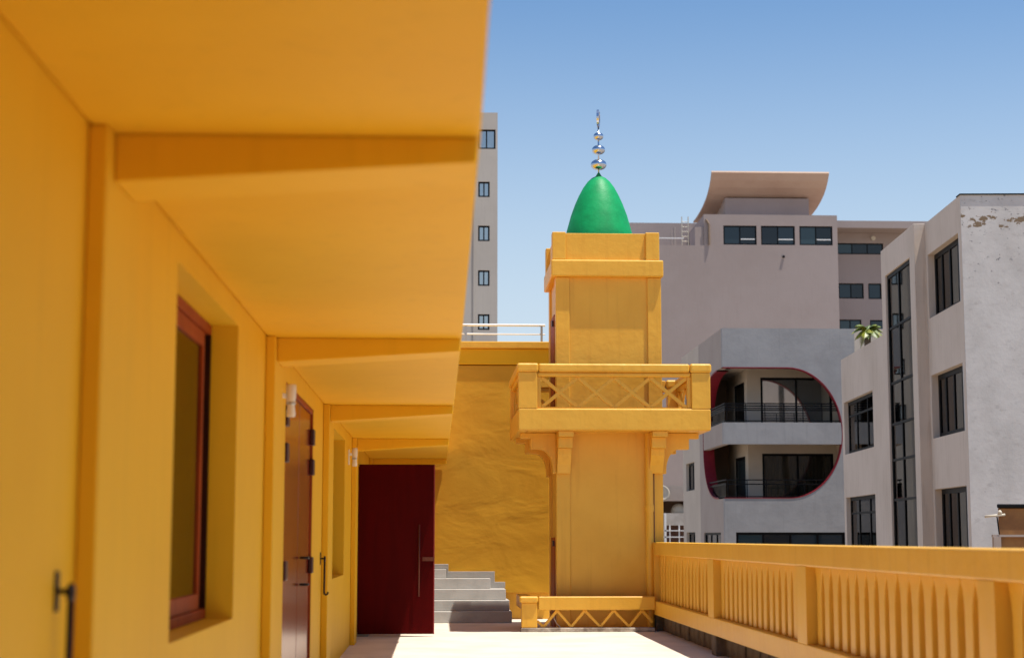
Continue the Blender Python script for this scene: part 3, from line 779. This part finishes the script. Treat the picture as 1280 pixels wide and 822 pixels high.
# front wall as one C-shaped slab round the opening, with the ribbon window below
front = [(CX, ZT), (CX, ez+rz)] + arc + [(CX, ez-rz), (CX, ZR), (CR, ZR), (CR, ZT)]
fw_ = MB().prism(front, 'y', CY, CY+0.25).box(CX, 11.11, CY, CY+0.25, -8, ZR-0.0005).box(15.19, CR, CY, CY+0.25, -8, ZR-0.0005).box(11.11, 15.19, CY, CY+0.25, -8, 0.2)
fw_.build('front_wall', M['greyrender'], gb)
side = [(CY+0.252, ZT), (CY+0.252, ez+rz)] + sarc + [(CY+0.252, ez-rz), (CY+0.252, ZR), (67.7, ZR), (67.7, ZT)]
sw = MB().prism(side, 'x', CX, CX+0.25).panel((CX, 0, 0), (0,1,0), (-1,0,0), CY+0.252, 67.7, -8, ZR-0.0005, [(62.9, 66.9, 0.2, ZR-0.0005)], 0.25)
sw.build('side_wall', M['taupe'], gb)
RWN = [(69.2, 71.5, 3.43, 4.59), (69.2, 71.6, -0.2, 1.69), (69.2, 71.5, 6.4, 7.5)]
MB().panel((CX, 0, 0), (0,1,0), (-1,0,0), 67.7, 72.4, -8, ZT, RWN, 0.25).build('rear_side_wall', M['cream'], gb)
MB().box(CR, 20.0, CY+0.02, CY+0.3, -8, ZT+0.002).build('right_wall', M['cream'], gb)
MB().box(CX+0.25, 20, 72.15, 72.4, -8, ZT-0.1).box(19.75, 20, CY+0.3, 72.15, -8, ZT-0.1).box(CX+0.25, 19.75, CY+0.3, 72.15, 8.6, 9.0).build('rear_walls', M['cream'], gb)
# red edge of the opening
def ribbon(curve, axis, a0, a1, th, inside):
    mb = MB(); n = len(curve); vs = []
    for i, (u, z) in enumerate(curve):
        iu, iz = u + (inside[0]-u)*th/math.hypot(inside[0]-u, inside[1]-z), z + (inside[1]-z)*th/math.hypot(inside[0]-u, inside[1]-z)
        for (pu, pz, a) in ((u, z, a0), (u, z, a1), (iu, iz, a1), (iu, iz, a0)):
            vs.append((a, pu, pz) if axis == 'x' else (pu, a, pz))
    fs = [(4*i+j, 4*i+(j+1) % 4, 4*i+4+(j+1) % 4, 4*i+4+j) for i in range(n-1) for j in range(4)]
    return mb.add(vs, fs)
inn = [(CX+0.0, ez+rz-0.003)] + [(u, z) for u, z in arc] + [(CX+0.0, ez-rz+0.003)]
ribbon(inn, 'y', CY-0.012, CY+0.27, 0.03, (12.3, ez)).build('opening_trim', M['redtrim'], gb)
inn = [(u, z) for u, z in sarc]
ribbon(inn, 'x', CX-0.02, CX+0.42, 0.06, (63.0, ez)).build('opening_trim', M['redtrim'], gb)
# band between the two balconies and the floors
BZ0, BZ1 = 4.925, 5.735
MB().box(CX-0.004, ex+rx*0.985, CY-0.004, CY+0.24, BZ0, BZ1).build('balcony_band', M['greyrender'], gb)
MB().box(CX-0.004, CX+0.24, CY+0.242, sy+ry-0.04, BZ0, BZ1).build('balcony_band', M['taupe'], gb)
MB().box(CX+0.242, 15.9, CY+0.242, 70.0, 5.45, 5.70).box(CX+0.252, 15.9, CY+0.252, 70.0, 2.65, 2.90).box(CX+0.252, 15.9, CY+0.252, 70.0, 7.98, 8.2).build('balcony_floor', M['creamwall'], gb)
# inner rooms: block with a corner at X 12.2
RFX, RFY = 12.08, 64.5
holes = [(12.61, 15.42, 5.71, 7.66), (12.63, 15.42, 2.91, 4.70)]
MB().panel((0, RFY, 0), UX, NF, RFX, 15.9, 2.9, 7.98, holes, 0.15).build('inner_wall', M['creamwall'], gb)
MB().panel((RFX, 0, 0), (0,1,0), (-1,0,0), RFY+0.151, 70.0, 2.9, 7.98, [(65.1, 67.4, 5.71, 7.55), (65.1, 67.4, 2.91, 4.63)], 0.15).build('inner_wall', M['creamwall'], gb)
MB().box(CX+0.25, RFX, 69.0, 69.2, 2.9, 7.98).build('inner_wall', M['soffitbrown'], gb)
MB().box(15.55, 15.7, CY+0.25, RFY-0.001, 2.9, 7.98).build('inner_wall', M['creamwall'], gb)
window(gb, (0, RFY, 0), UX, NF, *holes[0], 0.03, 0.09, M['black'], M['mirror'], (0.5,), name='sliding_door')
sd = window(gb, (0, RFY, 0), UX, NF, *holes[1], 0.03, 0.09, M['black'], M['glass'], (0.5,), name='sliding_door')
cv = MB(); n = 120; vs = []; fs = []
for k in range(n+1):
    u = 12.62 + 2.8*k/n; y = RFY+0.33 + 0.045*math.sin(k*1.05) + 0.02*math.sin(k*2.7+1)
    vs += [(u, y, 2.91), (u, y, 4.75)]
for k in range(n): fs.append((2*k, 2*k+2, 2*k+3, 2*k+1))
cv.add(vs, fs).build('curtain', M['curtain'], sd, smooth=True)
for h in ((65.1, 67.4, 5.71, 7.55), (65.1, 67.4, 2.91, 4.63)):
    window(gb, (RFX, 0, 0), (0,1,0), (-1,0,0), *h, 0.03, 0.10, M['black'], M['darkglass'], (), name='balcony_door')
MB().lathe([(0.02, 7.90), (0.13, 7.90), (0.13, 7.98)], 11.15, 63.6, 14).build('ceiling_light', M['black'], gb)
# railings
for z0, zs in ((5.735, (5.80, 6.20, 6.27, 6.36, 6.45)), (2.93, (2.98, 3.44, 3.60))):
    rl = MB()
    for z in zs:
        xe = ex + rx*math.sqrt(max(0.0, 1-((z-ez)/rz)**2)) - 0.03
        rl.box(CX+0.11, xe, CY+0.10, CY+0.14, z-0.02, z+0.02)
        ye = sy + ry*(max(0.0, 1-abs((z-ez)/rz)**pw))**(1/pw) - 0.05
        rl.box(CX+0.07, CX+0.11, CY+0.10, ye, z-0.02, z+0.02)
    x = CX+0.14
    while x < ex + rx*0.9:
        zb = ez - rz*math.sqrt(max(0, 1-((x-ex)/rx)**2)) if (x > ex and z0 < 4) else z0
        if zb < zs[-1] - 0.1:
            rl.box(x, x+0.03, CY+0.105, CY+0.135, max(z0, zb), zs[-1]-0.02)
        x += 0.72
    ro = rl.build('balcony_railing', M['black'], gb)
    g1 = MB().box(CX+0.085, CX+0.095, CY+0.16, 65.2, z0+0.06, zs[-1]-0.1)
    g1.build('glass_panel', M['smoke'], ro)
window(gb, (0, CY, 0), UX, NF, 11.11, 15.19, 0.2, ZR, 0.05, 0.09, M['black'], M['darkglass'], (0.25, 0.5, 0.75), name='window')
window(gb, (CX, 0, 0), (0,1,0), (-1,0,0), 62.9, 66.9, 0.2, ZR-0.0005, 0.05, 0.09, M['black'], M['darkglass'], (0.33, 0.66))
for h in RWN:
    window(gb, (CX, 0, 0), (0,1,0), (-1,0,0), *h, 0.12, 0.09, M['black'], M['darkglass'], (0.5,))

# ------------------------------------------------------------------ sand coloured building on the right, turned a little
db = thing('stair_window_building', 'sand coloured building at right with peeling white gable and tall stair window', 'building', (12.87, 40.0, 0), -math.radians(3.6), local=True)
U = (0,1,0); N = (-1,0,0)
ZD = 9.84
SH = [(0.22, 3.62, 7.24, 8.95), (0.22, 3.62, 4.05, 5.72), (0.22, 3.62, 1.0, 2.72), (0.22, 3.62, -2.2, -0.5)]
MB().panel((0,0,0), U, N, 0.0, 3.85, -8, ZD, SH, 0.35).build('side_wall', M['sand'], db)
MB().panel((-0.3,0,0), U, N, 3.852, 8.25, -8, ZD+0.01, [(4.45, 7.72, 0.5, 9.03)], 0.35).box(0.352, 0.6, 3.852, 4.1, -8, ZD).build('stair_bay', M['sand'], db, bevel=0.01)
MB().panel((-0.30,0,0), U, N, 8.252, 15.2, -8, 7.36, [(10.0, 14.85, 4.18, 5.90), (10.0, 14.85, 0.9, 2.77)], 0.35).build('wing_wall', M['sand'], db)
MB().box(0.051, 6.0, 14.85, 15.2, -8, 7.36).box(0.051, 6.0, 8.252, 14.85, 6.8, 7.0).build('wing_roof', M['sand'], db)
MB().box(0.001, 7.0, -0.02, 0.30, -8, ZD-0.004).build('gable_wall', M['gable'], db)
MB().box(0.352, 7.0, 0.301, 8.2, 9.3, 9.6).box(6.7, 7.0, 0.301, 15.2, -8, 9.3).box(0.051, 6.7, 7.9, 8.248, -8, 9.3).build('rear_walls', M['sand'], db)
MB().box(-0.02, 7.03, -0.05, 0.32, ZD-0.002, ZD+0.028).build('roof_flashing', M['black'], db)
MB().box(0.351, 0.50, 0.301, 3.845, -8, 9.3).build('dark_lining', M['room'], db)
for h in SH:
    f = window(db, (0,0,0), U, N, *h, 0.18, 0.13, M['black'], M['bronzeglass'], (0.26, 0.52, 0.77), fd=0.07)
    vs = []; fs = []; n = 60
    for k in range(n+1):
        u = h[0]+0.05 + (h[1]-h[0]-0.1)*k/n
        x = 0.315 + 0.02*math.sin(k*0.9)
        vs += [(x, u, h[2]+0.03), (x, u, h[3]-0.03)]
    for k in range(n): fs.append((2*k, 2*k+2, 2*k+3, 2*k+1))
    MB().add(vs, fs).build('curtain', M['palecurtain'], f, smooth=True)
rows = [(z-0.5)/8.53 for z in (2.53, 3.66, 4.68, 5.86, 7.45)]
window(db, (-0.3,0,0), U, N, 4.45, 7.72, 0.5, 9.03, 0.06, 0.11, M['black'], M['bronzeglass'], (0.55,), rows, fd=0.08, name='stair_window')
MB().box(0.0, 0.02, 4.4, 7.8, 0.4, 9.1).build('stair_lining', M['room'], db)
for a, b in ((4.18, 5.90), (0.9, 2.77)):
    f = window(db, (-0.3,0,0), U, N, 10.0, 14.85, a, b, 0.14, 0.11, M['black'], M['bronzeglass'], (0.33, 0.70), (0.72,), fd=0.07)
    MB().box(0.10, 0.14, 10.2, 11.9, a+0.1, b-0.1).build('blind', M['palecurtain'], f)
    MB().box(0.40, 0.45, 9.8, 15.0, a-0.1, b+0.1).build('dark_lining', M['room'], f)

# ------------------------------------------------------------------ low white house between the minaret and the grey building
lh = thing('low_house', 'small stained white house with barred front glimpsed right of the minaret', 'building', (10.5, 83, -8))
MB().panel((0,80,0), UX, NF, 8.0, 13.0, -8, 2.63, [(10.95, 11.95, 0.6, 2.05), (9.2, 10.8, 0.6, 2.05)], 0.25).build('parapet_wall', M['whitewall'], lh)
MB().box(8.0, 13.0, 82.5, 82.8, -8, 3.9).build('rear_wall', M['soffitbrown'], lh)
MB().box(8.0, 10.86, 80.3, 82.5, 2.63, 3.95).box(12.4, 13, 80.3, 82.5, 2.63, 3.95).box(10.86, 12.4, 80.3, 82.5, 3.22, 3.95).build('upper_wall', M['taupe'], lh)
MB().box(8.0, 13.0, 81.2, 81.3, -8, 2.6).build('inner_wall', M['brick'], lh)
for z in (0.9, 1.2, 1.5, 1.8):
    MB().box(10.6, 11.95, 79.9, 79.95, z-0.025, z+0.025).build('window_bar', M['steel'], lh)
for x in (11.15, 11.6):
    MB().box(x-0.03, x+0.03, 79.955, 79.995, 0.6, 2.05).build('window_bar', M['steel'], lh)
MB().box(10.88, 10.98, 79.9, 79.99, -8, 2.63).build('downpipe', M['steel'], lh)
tk = MB().lathe([(0.36, 2.55), (0.38, 2.7), (0.36, 2.86), (0.26, 3.02), (0.1, 3.1), (0.02, 3.11)], 11.72, 80.9, 24).build('water_tank', M['bone'], smooth=True)
tag(tk, 'cream domed water tank on the low white house', 'tank')
dish = thing('satellite_dish', 'small pale satellite dish beside the right edge of the minaret', 'dish', (10.72, 79.7, 3.6))
dm = MB(); vs = [(10.74, 79.75, 3.55)]; fs = []
for r in (1, 2, 3):
    for k in range(20):
        t = 2*math.pi*k/20; rr_ = 0.13*r
        vs.append((10.74 + rr_*math.cos(t), 79.75 - 0.4*rr_*rr_*1.6, 3.55 + rr_*math.sin(t)))
for k in range(20): fs.append((0, 1+k, 1+(k+1) % 20))
for r in (0, 1):
    for k in range(20): fs.append((1+r*20+k, 1+r*20+(k+1) % 20, 21+r*20+(k+1) % 20, 21+r*20+k))
d_ = dm.add(vs, fs).build('reflector', M['bone'], dish, smooth=True)
sm = d_.modifiers.new('thick', 'SOLIDIFY'); sm.thickness = 0.02
MB().tube([(10.74, 79.75, 3.2), (10.74, 79.25, 3.45)], 0.02, 6).box(10.71, 10.78, 79.2, 79.28, 3.42, 3.5).build('feed_arm', M['galv'], dish)
MB().tube([(10.74, 80.25, 3.1), (10.74, 79.85, 3.3), (10.74, 79.77, 3.55)], 0.03, 6).build('mount', M['galv'], dish)

# ------------------------------------------------------------------ brown rooftop box at the right edge
bb = thing('rooftop_box', 'brown sheet-metal rooftop box with dark lid at the far right edge', 'box', (10.9, 30.6, -8))
MB().prism([(10.155, 30.0), (11.7, 30.0), (12.3, 31.3), (10.70, 31.3)], 'z', -8, 1.985).build('body', M['brownbox'], bb, bevel=0.01)
MB().prism([(10.12, 29.95), (11.75, 29.95), (12.34, 31.35), (10.70, 31.35)], 'z', 1.987, 2.06).build('lid', M['black'], bb, bevel=0.02)
MB().tube([(9.89, 29.94, 1.835), (10.26, 29.94, 1.868)], 0.022, 10).build('pipe_arm', M['bone'], bb, smooth=True)
MB().lathe([(0.01, 1.875), (0.035, 1.885), (0.04, 1.915), (0.02, 1.945), (0.005, 1.95)], 10.165, 29.93, 14).build('pipe_cap', M['bone'], bb, smooth=True)
MB().tube([(10.11, 29.93, 1.83), (10.14, 29.93, 1.52)], 0.012, 8).build('cable', M['black'], bb)
MB().box(10.02, 11.6, 29.93, 29.998, 1.47, 1.51).build('ledge', M['taupe'], bb)
MB().box(10.03, 10.16, 29.90, 29.999, -8, 1.468).build('post', M['taupe'], bb)

# ------------------------------------------------------------------ palm behind the wing
pt = thing('palm_tree', 'small palm with drooping fronds peeping over the sand coloured wing', 'palm', (15.25, 57.2, -8))
px_, py_, pz_ = 15.22, 57.2, 8.62
tr = MB(); pts = [(px_ + 0.25*math.sin(k*0.35), py_, -8 + (pz_+8)*k/14) for k in range(15)]
tr.tube(pts, [0.2 - 0.006*k for k in range(15)], 10).build('trunk', M['bark'], pt, smooth=True)
cx_ = pts[-1][0]
for k in range(19):
    az = k*2.399 + random.uniform(-0.2, 0.2); rise = random.uniform(0.1, 1.15); L = random.uniform(0.4, 0.62)
    fr = MB(); spine = []
    for i in range(11):
        s = i/10
        rad = L*(s*math.cos(rise*0.8) + 0.1*s); z = pz_ + L*(math.sin(rise)*s*1.15 - (1.5-0.55*rise)*s*s*0.75)
        spine.append(Vector((cx_ + rad*math.cos(az), py_ + rad*math.sin(az), z)))
    fr.tube(spine, [0.018-0.0014*i for i in range(11)], 5)
    sd_ = Vector((-math.sin(az), math.cos(az), 0))
    for i in range(1, 11):
        for s in (-1, 1):
            for q in (0, 0.5):
                p = spine[i-1].lerp(spine[i], q); d = (spine[i]-spine[i-1]).normalized()
                ll = 0.27*math.sin(math.pi*min(0.97, (i-0.5+q)/11.0 + 0.08))
                tip = p + (sd_*s*0.75 + d*0.7 + Vector((0,0,-0.45))).normalized()*ll
                wv = d*0.022
                fr.add([p-wv, p+wv, p.lerp(tip, 0.55)+wv*0.9, tip, p.lerp(tip, 0.55)-wv*0.9], [(0,1,2,3,4)])
    fr.build('frond', M['leaf'], pt)
